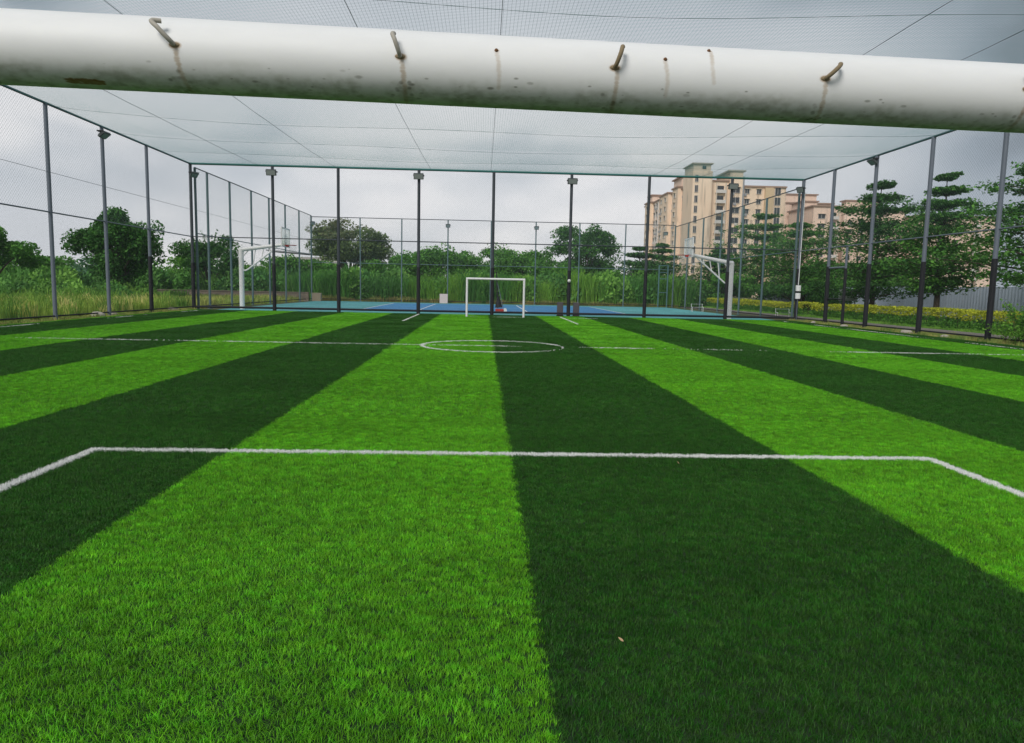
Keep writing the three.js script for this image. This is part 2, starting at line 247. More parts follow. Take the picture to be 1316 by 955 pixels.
// ---------- goals ----------
{
  const g = thing('football_goal', 'small white football goal before the fence of the blue court', 'goal', [0.64, 0, -39.62], 'white football goals');
  const r = 0.06;
  for (const s of [-1, 1]) part('post', rod(V(s * 1.52, 0, 0), V(s * 1.52, 2.03, 0), r, r, 14), M.white, g);
  part('crossbar', rod(V(-1.57, 2.03, 0), V(1.57, 2.03, 0), r, r, 14), M.white, g);
  for (const s of [-1, 1]) part('back_stay', tube([V(s * 1.52, 2.0, -0.05), V(s * 1.52, 1.6, -0.5), V(s * 1.52, 0.05, -0.75)], 0.012, 6, 12), M.greyPaint, g);
}
{
  const L = 3.14, cx = 0.32, by = 1.99727 - 0.00849 * cx, bz = -1.3592 - 0.03456 * cx, g = thing('football_goal', 'white goal crossbar with rusty net hooks, overhead across the view', 'goal', [cx, 0, bz], 'white football goals');
  const hooks = [-0.95, -0.531, -0.165, 0.199, 0.572, 0.945, 1.33].map(h => [h - cx, 0.001]), holes = [[-0.004, 0.020], [0.287, 0.020], [0.367, 0.042]].map(h => [h[0] - cx, h[1]]);
  const W = 512, Hh = 2048, R = rng(9), spots = [];
  for (let i = 0; i < 230; i++) spots.push([0.06 + 0.30 * R(), R(), 0.0015 + 0.006 * R() * R(), 0.25 + 0.6 * R()]);
  const acc = new Float32Array(W * Hh), rustA = new Float32Array(W * Hh);
  const put = (buf, u, v, ru, rv, a) => { const ci = u * W, cj = v * Hh, ri = Math.ceil(ru * W), rj = Math.ceil(rv * Hh); for (let j = -rj; j <= rj; j++) for (let i = -ri; i <= ri; i++) { const d = Math.hypot(i / (ru * W), j / (rv * Hh)); if (d > 1) continue; const ii = ((Math.round(ci + i) % W) + W) % W, jj = clamp(Math.round(cj + j), 0, Hh - 1); const k = jj * W + ii; buf[k] = Math.max(buf[k], a * sst(1, 0.35, d)); } };
  for (const s of spots) put(acc, s[0], s[1], s[2] * 1.6, s[2] * 0.45, s[3] * 0.6);
  const vOf = x => x / L + 0.5, uOf = y => -Math.asin(clamp(y / 0.06, -0.98, 0.98)) / 6.2832;
  const streak = (x, y, wd, a, len) => { const u0 = uOf(y); for (let k = 0; k < 60; k++) { const f = k / 60, u = u0 + f * len, wob = 0.0004 * Math.sin(f * 5 + x * 40); put(rustA, (u + 1) % 1, vOf(x) + wob + f * 0.002, 0.010, wd * (0.7 + 0.6 * R()), a * (1 - 0.45 * f) * (0.75 + 0.35 * R())); } };
  for (const h of hooks) { streak(h[0] + 0.002, h[1], 0.0017, 0.36, 0.27); put(rustA, (uOf(h[1]) + 1) % 1, vOf(h[0]), 0.02, 0.004, 0.8); for (let q = 0; q < 14; q++) put(acc, 0.10 + 0.15 * R(), vOf(h[0]) + (R() - 0.5) * 0.012, 0.012, 0.0016, 0.45 * R()); }
  for (const h of holes) { streak(h[0], h[1], 0.0014, 0.24, 0.17); put(rustA, (uOf(h[1]) + 1) % 1, vOf(h[0]), 0.008, 0.0014, 1.0); }
  for (let q = 0; q < 60; q++) put(rustA, 0.17 + 0.03 * R(), vOf(-0.69 - cx + 0.055 * (R() - 0.5)), 0.010, 0.0015 + 0.002 * R(), 0.95);
  const map = tex(W, Hh, (i, j) => {
    const k = j * W + i, u = i / W, g1 = fbm(j / Hh * 260, Math.sin(u * 6.283) * 6, Math.cos(u * 6.283) * 6, 4), g2 = fbm(j / Hh * 60 + 7, Math.sin(u * 6.283) * 3, Math.cos(u * 6.283) * 3 + 4, 4);
    const under = sst(0.05, 0.20, u + 0.10 * (g2 - 0.5)) * sst(0.50, 0.36, u), mil = under * (0.06 + 0.36 * sst(0.34, 0.74, g1 * 0.6 + g2 * 0.4)), sp = acc[k] * (0.6 + 0.6 * g1), ru = clamp(rustA[k] * (0.55 + 0.8 * g1));
    let c = [0.925, 0.925, 0.92].map(v => v * (0.985 + 0.03 * g2));
    c = [0, 1, 2].map(q => mix(c[q], [0.36, 0.37, 0.27][q], mil)); c = [0, 1, 2].map(q => mix(c[q], [0.30, 0.29, 0.24][q], clamp(sp))); return [0, 1, 2].map(q => mix(c[q], [0.50, 0.36, 0.20][q], ru));
  });
  const bar = new THREE.CylinderGeometry(0.06, 0.06, L, 64, 1); bar.rotateZ(-Math.PI / 2); bar.translate(0, by, 0);
  const grp = new THREE.Mesh(bar, std(0xffffff, 0.55, { map })); grp.name = 'crossbar'; grp.castShadow = grp.receiveShadow = true; g.add(grp);
  g.rotation.y = Math.atan(0.03456); g.rotation.z = -0.00849;
  for (const s of [-1, 1]) part('post', rod(V(s * 1.51, 0, 0), V(s * 1.51, by, 0), 0.06, 0.06, 24), M.white, g);
  const bends = [[-0.01, 0.026], [-0.026, 0.027], [-0.010, 0.027], [0.008, 0.026], [0.017, 0.018], [-0.008, 0.02], [-0.01, 0.026]];
  const hm = std(lin(0.42, 0.39, 0.33), 0.6), hr = std(lin(0.25, 0.19, 0.11), 0.8);
  hooks.forEach((h, i) => {
    const a = Math.asin(clamp(h[1] / 0.06, -0.9, 0.9)), n = V(0, Math.sin(a), Math.cos(a)), p0 = V(h[0], by, 0).add(n.clone().multiplyScalar(0.056)), b = bends[i], up = V(b[0], b[1], 0);
    const p1 = p0.clone().add(n.clone().multiplyScalar(0.014)).add(up.clone().multiplyScalar(0.12)), p2 = p0.clone().add(n.clone().multiplyScalar(0.022)).add(up.clone().multiplyScalar(0.75)), p3 = p0.clone().add(n.clone().multiplyScalar(0.016)).add(up.clone().multiplyScalar(1.18)), p4 = p3.clone().add(V(b[0] < -0.02 ? 0.013 : 0.002, 0.002, -0.006));
    part('net_hook', tube([p0, p1, p2, p3, p4], 0.0038, 10, 28), i > 2 && i < 5 ? hr : hm, g);
    part('weld', new THREE.SphereGeometry(0.0085, 12, 8).scale(1.3, 0.6, 0.8).translate(p0.x, p0.y, p0.z), hr, g);
  });
  for (const h of holes) part('screw', new THREE.SphereGeometry(0.0032, 10, 8).translate(h[0], by + h[1], Math.sqrt(0.0036 - h[1] * h[1])), M.rust, g);
}

// ---------- floodlights ----------
function floodlight(label, [x, y, z], turn, tilt = 0.45, w = 0.42, pole = 0) {
  const t = thing('floodlight', label, 'floodlight', [x, y, z], 'floodlights on the fence posts'); t.rotation.y = turn;
  const b = new THREE.Group(), hg = new RoundedBoxGeometry(w, 0.34, 0.11, 2, 0.02); hg.translate(0, 0, 0.16); hg.rotateX(tilt);
  const hs = part('housing', hg, M.lampBody, t); const lg = new THREE.BoxGeometry(w - 0.08, 0.26, 0.012); lg.translate(0, 0, 0.222); lg.rotateX(tilt); part('lens', lg, M.lampGlass, hs);
  const fins = []; for (let k = -3; k <= 3; k++) { const f = new THREE.BoxGeometry(0.012, 0.28, 0.05); f.translate(k * w / 8, 0, 0.085); f.rotateX(tilt); fins.push(f); } part('cooling_fins', mergeGeometries(fins), M.lampBody, hs);
  for (const s of [-1, 1]) { const a = new THREE.BoxGeometry(0.02, 0.05, 0.26); a.translate(s * (w / 2 + 0.012), 0, 0.08); part('bracket_arm', a, M.black, t); }
  part('bracket', new THREE.BoxGeometry(w + 0.06, 0.06, 0.03).translate(0, 0, -0.05), M.black, t);
  return t;
}
const fl = (i, y, txt) => floodlight(txt, [LX + FP[i], y - 0.28, FZ + 0.12], 0, 0.35, 0.56);
fl(1, 8.05, 'twin floodlight above the left basketball hoop pole on the goal-end fence'); fl(3, 8.05, 'floodlight on the goal-end fence post over the pink-white board'); fl(5, 8.0, 'floodlight on the goal-end fence post with the white ball lamp'); fl(7, 7.95, 'floodlight on the goal-end fence post in front of the apartment tower');
floodlight('floodlight on the field side fence, first before the turf corner', [LX + 0.12, 7.85, FZ + 9.85], Math.PI / 2, 0.9, 0.55); floodlight('floodlight hanging at the corner of field side and goal-end fences', [LX + 0.35, 7.55, FZ + 0.5], 0.9, 0.8);
floodlight('floodlight on the footpath side fence, high above the gate', [RX - 0.12, 7.95, FZ + 8.0], -Math.PI / 2, 0.9, 0.5); floodlight('black floodlight at the corner of footpath side and goal-end fences', [RX - 0.25, 7.6, FZ + 0.3], -0.8, 0.6);
floodlight('small floodlight at the field corner of the reed side court fence', [-16.2, 7.3, -71.3], 0.5, 0.5); floodlight('small floodlight on the reed side court fence above the board', [-3.45, 7.35, -71.4], 0, 0.5); floodlight('small floodlight on the reed side court fence right of the goal', [4.95, 7.35, -71.4], 0, 0.5); floodlight('small floodlight on the reed side court fence before the tower wing', [17.4, 7.1, -71.4], -0.3, 0.5);

// ---------- basketball hoops ----------
function hoop(label, x, z, s, e, tip) {
  const t = thing('basketball_hoop', label, 'hoop', [x, 0, z], 'basketball hoops on the blue court'), r = 0.145;
  part('pole', rod(V(0, -0.02, 0), V(0, e + 0.02, 0), r, r, 18), M.white, t);
  const A = V(0, e, 0), B = V(s * 2.45, tip, 0);
  part('arm', rod(A, B, r * 0.9, 0.095, 16), M.white, t); part('elbow_joint', new THREE.SphereGeometry(r * 1.03, 16, 12).translate(0, e, 0), M.white, t);
  const bp = [V(s * 0.1, e - 1.22, 0), V(s * 0.28, e - 1.22, 0), V(s * 0.42, e - 1.13, 0), V(s * 2.1, tip - 0.16, 0)], bg = [0, 1, 2].map(k => rod(bp[k], bp[k + 1], 0.048, 0.048, 10)); for (const k of [1, 2]) bg.push(new THREE.SphereGeometry(0.049, 10, 8).translate(bp[k].x, bp[k].y, bp[k].z));
  part('lower_brace', mergeGeometries(bg), M.white, t);
  part('strut', rod(V(s * 0.05, e - 0.45, 0), V(s * 0.5, e + 0.05, 0), 0.04, 0.04, 8), M.white, t);
  for (const [a, b] of [[0.85, 0.7], [1.35, 1.2], [1.75, 1.65]]) part('truss_bar', rod(V(s * a, mix(e, tip, a / 2.45), 0), V(s * b, mix(e - 1.13, tip - 0.16, (b - 0.42) / 1.68), 0), 0.032, 0.032, 8), M.white, t);
  const bx = s * 2.62, bb = part('backboard', new RoundedBoxGeometry(0.03, 1.05, 1.75, 2, 0.01).translate(bx, tip + 0.42, 0), new THREE.MeshPhysicalMaterial({ color: lin(0.9, 0.94, 0.92), roughness: 0.08, transmission: 0.85, thickness: 0, side: THREE.DoubleSide }), t);
  for (const y of [-0.53, 0.53]) part('frame', box(bx - 0.035, bx + 0.035, tip + 0.42 + y - 0.035, tip + 0.42 + y + 0.035, -0.9, 0.9), M.white, bb);
  for (const q of [-0.88, 0.88]) part('frame', box(bx - 0.033, bx + 0.033, tip - 0.07, tip + 0.91, q - 0.035, q + 0.035), M.white, bb);
  const tg = []; for (const [y0, y1, a0, a1] of [[0.04, 0.09, -0.3, 0.3], [0.49, 0.54, -0.3, 0.3], [0.09, 0.49, -0.3, -0.25], [0.09, 0.49, 0.25, 0.3]]) tg.push(box(bx + s * 0.022 - 0.004, bx + s * 0.022 + 0.004, tip + y0, tip + y1, a0, a1)); part('target_square', mergeGeometries(tg), M.white, bb);
  part('arm_plate', box(Math.min(s * 2.4, bx), Math.max(s * 2.4, bx) - 0.02, tip - 0.1, tip + 0.35, -0.12, 0.12), M.white, t);
  const rg = new THREE.TorusGeometry(0.23, 0.016, 8, 32); rg.rotateX(Math.PI / 2); rg.translate(bx + s * 0.42, tip - 0.02, 0); const ring = part('ring', rg, M.red, t); part('ring_plate', box(Math.min(bx, bx + s * 0.2), Math.max(bx, bx + s * 0.2), tip - 0.12, tip - 0.0, -0.08, 0.08), M.red, ring);
  const st = new Strands(); for (let k = 0; k < 12; k++) for (const d of [1, -1]) { const a = k * 0.5236, pts = []; for (let q = 0; q <= 4; q++) { const th = a + d * q * 0.2618, rr = 0.23 - 0.02 * q; pts.push([bx + s * 0.42 + rr * Math.cos(th), tip - 0.03 - q * 0.1, rr * Math.sin(th)]); } st.add(pts, 0.004); } part('hoop_net', st.geo(), M.white, t, 'stuff');
}
hoop('white basketball hoop on the open field side of the blue court', -14.45, -45.1, 1, 3.52, 3.86);
hoop('white basketball hoop on the footpath side of the blue court', 14.75, -43.95, -1, 3.30, 3.74);

// ---------- small things round the court ----------
{
  const b = thing('notice_board', 'small pinkish white board standing on the blue court', 'board', [-3.6, 0, -67.5]); part('panel', box(-0.36, 0.36, 0.05, 0.9, -0.03, 0.03), std(lin(0.62, 0.52, 0.50), 0.7), b); for (const s of [-0.3, 0.3]) part('leg', box(s - 0.025, s + 0.025, 0, 0.85, -0.08, -0.032), M.greyPaint, b);
  const n = thing('net_post', 'dark post with red weighted base on the blue court behind the goal', 'post', [0.95, 0, -48.6]); part('red_base', new RoundedBoxGeometry(0.55, 0.2, 0.5, 2, 0.05).translate(0.12, 0.1, 0), M.red, n); part('pole', rod(V(0, 0.25, 0), V(-0.12, 2.6, 0), 0.05, 0.04), M.black, n); part('brace', rod(V(0.35, 0.28, 0), V(-0.08, 2.0, 0), 0.025, 0.02), M.greyPaint, n); part('cover', rod(V(0.06, 0.28, 0), V(0.02, 1.0, 0), 0.26, 0.06), M.wrap, n); part('wheel', rod(V(0.48, 0.12, -0.2), V(0.48, 0.12, 0.2), 0.12, 0.12, 14), M.white, n);
  for (const [x, lab] of [[4.5, 'grey padded panel at the fence post, on the goal side'], [5.45, 'grey padded panel at the fence post, on the footpath side']]) { const m = thing('padded_panel', lab, 'panel', [x, 0, FZ - 0.35], 'padded panels by the fence post'); part('pad', new RoundedBoxGeometry(0.36, 0.78, 0.12, 2, 0.03).translate(0, 0.42, 0), std(lin(0.10, 0.09, 0.10), 0.8), m); part('foot', box(-0.2, 0.2, 0, 0.05, -0.15, 0.15), M.black, m); }
  const l = thing('globe_lamp', 'small white globe lamp on the black wrapped goal-end fence post', 'lamp', [LX + FP[5] - 0.02, 2.05, FZ + 0.2]); part('globe', new THREE.SphereGeometry(0.10, 16, 12), std(lin(0.75, 0.75, 0.72), 0.3), l); part('bracket', rod(V(0, -0.02, 0), V(0, -0.02, -0.14), 0.025), M.black, l);
  const w = thing('switch_box', 'white cable conduit with two switch boxes at the fence corner', 'box', [RX - 0.02, 0, FZ + 0.18]); part('conduit', rod(V(0, 2.1, 0), V(0.05, 7.4, 0), 0.022), M.white, w); for (const y of [1.45, 1.9]) part('enclosure', new RoundedBoxGeometry(0.26, 0.34, 0.16, 2, 0.02).translate(0, y, 0), M.white, w); part('conduit_tail', rod(V(0, 0, 0), V(0, 1.3, 0), 0.02), M.greyPaint, w);
  const k = thing('concrete_block', 'buff concrete block at the corner of court and reed thicket', 'block', [-15.3, 0, -69]); part('block', new RoundedBoxGeometry(0.8, 0.7, 0.5, 2, 0.04).translate(0, 0.33, 0), std(lin(0.30, 0.24, 0.17), 0.9), k); part('cap', box(-0.42, 0.42, 0.68, 0.74, -0.27, 0.27), std(lin(0.36, 0.30, 0.22), 0.9), k);
  for (const [x, z, lab] of [[19.1, -46.5, 'white metal frame bench by the footpath behind the corner post'], [16.9, -58, 'white metal frame bench in the grass under the court fence']]) { const q = thing('frame_bench', lab, 'bench', [x, 0, z], 'white frame benches'); q.scale.setScalar(0.72); for (const s of [-0.6, 0.6]) { part('leg', tube([V(s, 0, -0.2), V(s, 0.45, -0.2), V(s, 0.47, 0.2), V(s, 0, 0.2)], 0.02, 6, 16), M.white, q); part('back_upright', rod(V(s, 0.45, -0.2), V(s, 0.85, -0.28), 0.02), M.white, q); } for (const zz of [-0.15, 0, 0.15]) part('slat', box(-0.65, 0.65, 0.46, 0.48, zz - 0.03, zz + 0.03), M.lampGlass, q); part('back_rail', box(-0.65, 0.65, 0.80, 0.84, -0.29, -0.26), M.lampGlass, q); }
  const gt = thing('court_gate_frame', 'green metal ladder-like gate frame at the far court corner', 'gate', [17.1, 0, -70.4]), gm = std(lin(0.07, 0.15, 0.15), 0.6); for (const s of [-0.42, 0.42]) part('upright', rod(V(s, -0.02, 0), V(s, 4.0, 0), 0.07), gm, gt); for (const y of [1.4, 2.7, 3.3, 3.95]) part('rung', rod(V(-0.42, y, 0), V(0.42, y, 0), 0.04), gm, gt);
  const R = rng(640), sm = std(lin(0.42, 0.38, 0.32), 0.95);
  for (const [x, z, sz] of [[-16.6, -32.6, 0.28], [-16.75, -34.2, 0.2], [-16.7, -40.6, 0.24], [18.0, -36.2, 0.16], [18.15, -31.0, 0.2], [18.05, -39.8, 0.14], [18.2, -28.4, 0.15]]) { const g = new THREE.IcosahedronGeometry(sz, 1), p = g.attributes.position; for (let i = 0; i < p.count; i++) { const f = 0.75 + 0.5 * fbm(p.getX(i) / sz * 1.3 + x, p.getY(i) / sz * 1.3, p.getZ(i) / sz * 1.3 + z, 2); p.setXYZ(i, p.getX(i) * f * 1.3, p.getY(i) * f * 0.6, p.getZ(i) * f); } g.computeVertexNormals(); const m = part('stone', g, sm, scene); tag(m, x < 0 ? 'pale rough stone in the dirt at the field side fence foot' : 'pale rough stone in the dirt at the footpath side fence foot', 'stone', 'stones along the fence foot'); m.position.set(x, sz * 0.2, z); m.rotation.y = R() * 6; }
  const lf = new THREE.Shape(); lf.moveTo(0, 0); lf.quadraticCurveTo(0.014, 0.012, 0, 0.036); lf.quadraticCurveTo(-0.014, 0.012, 0, 0); const lg = new THREE.ExtrudeGeometry(lf, { depth: 0.0012, bevelEnabled: false, curveSegments: 6 });
  for (const [x, z, a, lab, sc] of [[0.66, -3.17, 0.6, 'curled tan dry leaf lying on the dark turf stripe', 1], [1.83, -6.62, 2, 'pale dry leaf on dark turf just inside the penalty line', 0.9]]) { const d = part('dry_leaf', lg, std(lin(0.55, 0.36, 0.20), 0.8), scene); tag(d, lab, 'leaf', 'dry leaves on the turf'); d.position.set(x, 0.034, z); d.rotation.set(-0.9, a * 0.3, 0.9); d.scale.setScalar(sc * 0.85); }
}

// ---------- vegetation ----------
class Leaves {
  constructor(seed) { this.R = rng(seed); this.p = []; this.i = []; this.c = []; }
  leaf(x, y, z, len, wid, up, col, droop = 0) {
    const R = this.R, b = this.p.length / 3; let nx = R() * 2 - 1, ny = R() * 2 - 1 + up, nz = R() * 2 - 1; const l = Math.hypot(nx, ny, nz) || 1; nx /= l; ny /= l; nz /= l;
    let tx = R() * 2 - 1, ty = R() * 2 - 1 - droop, tz = R() * 2 - 1; const d = tx * nx + ty * ny + tz * nz; tx -= d * nx; ty -= d * ny; tz -= d * nz; const m = Math.hypot(tx, ty, tz) || 1; tx /= m; ty /= m; tz /= m;
    const bx = ny * tz - nz * ty, by = nz * tx - nx * tz, bz = nx * ty - ny * tx, h = len / 2, w = wid / 2, f = wid * 0.18;
    this.p.push(x - tx * h, y - ty * h, z - tz * h, x + bx * w + nx * f, y + by * w + ny * f, z + bz * w + nz * f, x + tx * h, y + ty * h, z + tz * h, x - bx * w + nx * f, y - by * w + ny * f, z - bz * w + nz * f);
    this.i.push(b, b + 1, b + 2, b, b + 2, b + 3);
    const v = 0.72 + 0.56 * R(), q = R(); for (let k = 0; k < 4; k++) this.c.push(mix(col[0], col[3], q) * v, mix(col[1], col[4], q) * v, mix(col[2], col[5], q) * v);
  }
  clump(cx, cy, cz, rx, ry, rz, n, len, col, up = 0.6, hollow = 0.45) {
    const R = this.R; for (let k = 0; k < n; k++) { let x, y, z, d; do { x = R() * 2 - 1; y = R() * 2 - 1; z = R() * 2 - 1; d = x * x + y * y + z * z; } while (d > 1 || d < hollow * hollow * R()); const s = len * (0.65 + 0.7 * R()); this.leaf(cx + x * rx, cy + y * ry, cz + z * rz, s, s * (0.45 + 0.25 * R()), up, col); }
  }
  geo() { return raw(this.p, this.i, this.c); }
}
const leafMat = new THREE.MeshPhysicalMaterial({ color: 0xffffff, vertexColors: true, roughness: 0.7, specularIntensity: 0.3, transmission: 0.32, thickness: 0, side: THREE.DoubleSide });
const G = { dark: [0.040, 0.155, 0.028, 0.095, 0.25, 0.040], mid: [0.07, 0.235, 0.032, 0.15, 0.36, 0.05], bright: [0.12, 0.33, 0.04, 0.22, 0.44, 0.06], olive: [0.11, 0.19, 0.06, 0.19, 0.26, 0.08], brown: [0.20, 0.20, 0.10, 0.16, 0.23, 0.08], yellow: [0.42, 0.50, 0.04, 0.66, 0.66, 0.06], blue: [0.08, 0.21, 0.11, 0.15, 0.30, 0.15] };
function limb(parent, name, pts, r0, r1) { const c = new THREE.CatmullRomCurve3(pts), n = 10, P = [], I = []; const fr = c.computeFrenetFrames(n); for (let k = 0; k <= n; k++) { const p = c.getPoint(k / n), r = mix(r0, r1, k / n); for (let q = 0; q < 7; q++) { const t = q / 7 * 6.2832, v = fr.normals[k].clone().multiplyScalar(Math.cos(t) * r).addScaledVector(fr.binormals[k], Math.sin(t) * r).add(p); P.push(v.x, v.y, v.z); if (k < n) { const q2 = (q + 1) % 7; I.push(k * 7 + q, k * 7 + q2, (k + 1) * 7 + q, k * 7 + q2, (k + 1) * 7 + q2, (k + 1) * 7 + q); } } } const g = raw(P, I); g.setAttribute('uv', new THREE.BufferAttribute(new Float32Array(P.length / 3 * 2).map((_, i) => i % 2 ? P[(i >> 1) * 3 + 1] : P[(i >> 1) * 3] + P[(i >> 1) * 3 + 2]), 2)); return part(name, g, M.bark, parent); }
// broadleaf tree: ellipsoid outline filled with leaf clumps
function tree(label, [x, z], o) {
  const t = thing(o.name || 'broadleaf_tree', label, 'tree', [x, -0.04, z], o.group || 'trees beyond the fences'), L = new Leaves(o.seed), R = rng(o.seed + 99), { w, h, base = h * 0.35, n = 7000, leaf = 0.3, col = G.dark, clumps = 56, flat = 0.62, depth = w * 0.45 } = o;
  const tr = limb(t, 'trunk', [V(0, 0, 0), V((R() - 0.5) * 0.4, base * 0.6, 0.1), V((R() - 0.5) * 0.5, base * 1.15, 0), V(0, h * 0.72, 0)], o.tr || w * 0.035, 0.05);
  const cy = (base + h) / 2, ry = (h - base) / 2, lobes = o.lobes || Array.from({ length: 7 }, (_, k) => { const a = k * 2.4 + R(), e = -0.5 + 1.35 * R(); return [Math.cos(a) * 0.55 * Math.cos(e), Math.sin(e) * 0.62, Math.sin(a) * 0.5, 0.34 + 0.18 * R()]; });
  for (let k = 0; k < clumps; k++) {
    const lb = lobes[k % lobes.length]; let px, py, pz, d; do { px = R() * 2 - 1; py = R() * 2 - 1; pz = R() * 2 - 1; d = Math.hypot(px, py, pz); } while (d > 1 || d < 0.55); const rr = (0.13 + 0.12 * R()), sx = w / 2 * rr * 1.35, sy = ry * rr * 1.2 * (o.flatClump || 1);
    const X = (lb[0] + px * lb[3]) * w / 2, Y = Math.max(base * 0.6, cy + (lb[1] + py * lb[3]) * ry), Z = (lb[2] + pz * lb[3]) * depth;
    L.clump(X, Y, Z, sx, sy, sx, Math.round(n / clumps), leaf, o.tint && py > 0.3 && R() < 0.6 ? o.tint : col, 0.6);
    if (k % 3 === 0) limb(tr, 'branch', [V(0, base * 0.85, 0), V(X * 0.45, mix(base, Y, 0.55), Z * 0.45), V(X, Y, Z)], w * 0.014, 0.02);
  }
  if (o.spiky) for (let k = 0; k < 26; k++) { const a = R() * 6.283, e = R() * 1.3, q = mix(0.75, 1.2, R()), dx = Math.cos(a) * Math.cos(e) * w / 2 * q, dy = Math.sin(e) * ry * q; for (let s = 0; s < 26; s++) { const f = 0.55 + 0.45 * s / 26; L.leaf(dx * f + (R() - 0.5) * 0.2, cy + dy * f + (R() - 0.5) * 0.2, Math.sin(a) * depth * f * Math.cos(e), leaf, leaf * 0.4, 0.3, col); } }
  part('crown', L.geo(), leafMat, t); return t;
}
// tiered tree with flat horizontal storeys of foliage
function tiered(label, [x, z], o) {
  const t = thing('tiered_tree', label, 'tree', [x, -0.04, z], 'tiered shade trees along the footpath'), L = new Leaves(o.seed), R = rng(o.seed + 5), { h, w, n = 9000, base = 2.1, col = G.mid, leaf = 0.24 } = o;
  const bend = (R() - 0.5) * 0.5, tr = limb(t, 'trunk', [V(0, 0, 0), V(bend * 0.3, h * 0.3, 0), V(bend, h * 0.65, 0.1), V(bend * 0.6, h * 0.99, 0)], 0.16 + w * 0.008, 0.025);
  const tiers = o.tiers || 8, full = o.full || 1;
  for (let k = 0; k < tiers; k++) {
    const f = k / (tiers - 1), y = mix(base, h - 0.15, Math.pow(f, 0.92)) + (R() - 0.5) * 0.3, env = f < 0.2 ? mix(0.85, 1, f / 0.2) : mix(1, 0.13, Math.pow((f - 0.2) / 0.8, o.pw || 1.35)), rad = w / 2 * env * (0.78 + 0.44 * R()), nb = f > 0.9 ? 3 : 6 + Math.floor(R() * 3), a0 = R() * 6.283;
    for (let b = 0; b < nb; b++) {
      const a = a0 + b / nb * 6.283 + (R() - 0.5) * 0.7, len = rad * (0.55 + 0.6 * R()), yj = y + (R() - 0.5) * (f < 0.6 ? 0.9 : 0.45) * env, rise = 0.10 * len + (R() - 0.4) * 0.55 * env, ex = Math.cos(a) * len, ez = Math.sin(a) * len;
      limb(tr, 'branch', [V(bend * f, yj - 0.2, 0), V(bend * f + ex * 0.5, yj + rise * 0.35, ez * 0.5), V(bend * f + ex, yj + rise, ez)], 0.05 * env + 0.012, 0.01);
      const cl = 3 + Math.round(len * 1.6); for (let c = 0; c < cl; c++) { const g = mix(0.15, 1, (c + 0.4 * R()) / (cl - 1)), s = (0.30 + 0.45 * R()) * (0.5 + 0.5 * env) * (w / 6.5) * full, ox = (R() - 0.5) * len * 0.6, oz = (R() - 0.5) * len * 0.6; L.clump(bend * f + ex * g + ox, yj + rise * g + 0.10 + (R() - 0.5) * 0.22, ez * g + oz, s * 1.3, s * (f < 0.6 ? 0.42 + 0.28 * R() : 0.26 + 0.16 * R()), s * 1.4, Math.round(n / tiers / nb / cl), leaf, R() < 0.35 ? G.dark : col, 1.3, 0.2); }
    }
  }
  part('crown', L.geo(), leafMat, t); return t;
}
// field side
tree('dense dark round-crowned tree standing in the weeds beyond the field side fence', [-28, -58], { seed: 11, w: 6.1, h: 7.0, base: 0.9, n: 19000, leaf: 0.26, col: G.dark, clumps: 90, lobes: [[-0.22, 0.62, 0, 0.40], [0.2, 0.55, 0.2, 0.40], [0.62, 0.28, 0, 0.36], [-0.62, 0.12, 0.1, 0.36], [0.1, 0.05, 0.4, 0.5], [0.15, -0.45, 0, 0.45], [-0.25, -0.3, -0.3, 0.45], [0.45, -0.15, -0.2, 0.4]] });
tree('dark tree at the end of the weedy field, past the round tree', [-38.8, -60], { seed: 12, w: 8, h: 6.0, base: 0.9, n: 13000, leaf: 0.28, col: G.mid, clumps: 26 });
tree('blue-grey shrubby tree behind the low wall, beside the round tree', [-36.5, -76], { seed: 13, w: 7.5, h: 4.6, base: 0.6, n: 5000, leaf: 0.3, col: G.blue });
tree('spiky young tree with upright shoots behind the hoop pole on the field side', [-27.2, -75], { seed: 14, w: 6.8, h: 6.6, base: 0.8, n: 11000, leaf: 0.24, col: G.dark, spiky: true, clumps: 40 });
tree('wide brownish flowering tree rising from the reeds behind the court', [-17.9, -101], { seed: 15, w: 11.6, h: 10.0, base: 2.2, n: 17000, leaf: 0.34, col: G.olive, tint: G.brown, clumps: 80, flatClump: 0.8 });
tree('bushy green dome tree behind the reeds, left of the goal', [-7.4, -97], { seed: 16, w: 11, h: 7.0, base: 0.3, n: 15000, leaf: 0.32, col: G.mid, clumps: 90 });
tree('low bushy tree behind the reeds next to the dome tree', [-12.5, -99], { seed: 17, w: 7.5, h: 5.6, base: 0.2, n: 9000, leaf: 0.32, col: G.mid, clumps: 70 });
tree('low green bushy tree behind the crossbar of the far goal', [-1.2, -98], { seed: 18, w: 8, h: 5.9, base: 0.2, n: 10000, leaf: 0.32, col: G.mid, clumps: 70 });
tree('broad green bushy tree behind the goal, left of the flat-topped tree', [4.6, -96], { seed: 19, w: 11.5, h: 7.1, base: 0.2, n: 16000, leaf: 0.32, col: G.mid, clumps: 90 });
tree('tall flat-topped dark tree rising over the reeds behind the court', [12.0, -90], { seed: 20, w: 8.2, h: 9.4, base: 0.9, n: 17000, leaf: 0.3, col: G.dark, clumps: 90, flatClump: 0.75, lobes: [[-0.55, 0.62, 0, 0.30], [0.25, 0.70, 0, 0.32], [0.62, 0.5, 0.1, 0.30], [0.6, 0.0, 0, 0.40], [-0.6, 0.05, 0, 0.40], [0, 0.15, 0.3, 0.5], [-0.1, -0.4, 0, 0.55], [0.5, -0.5, 0, 0.5], [-0.5, -0.5, 0.2, 0.5], [0.15, -0.1, -0.4, 0.55]] });
tree('low green bushy tree under the flat-topped tree', [8.5, -86], { seed: 21, w: 7.5, h: 5.0, base: 0.1, n: 9000, leaf: 0.3, col: G.mid, clumps: 70 });
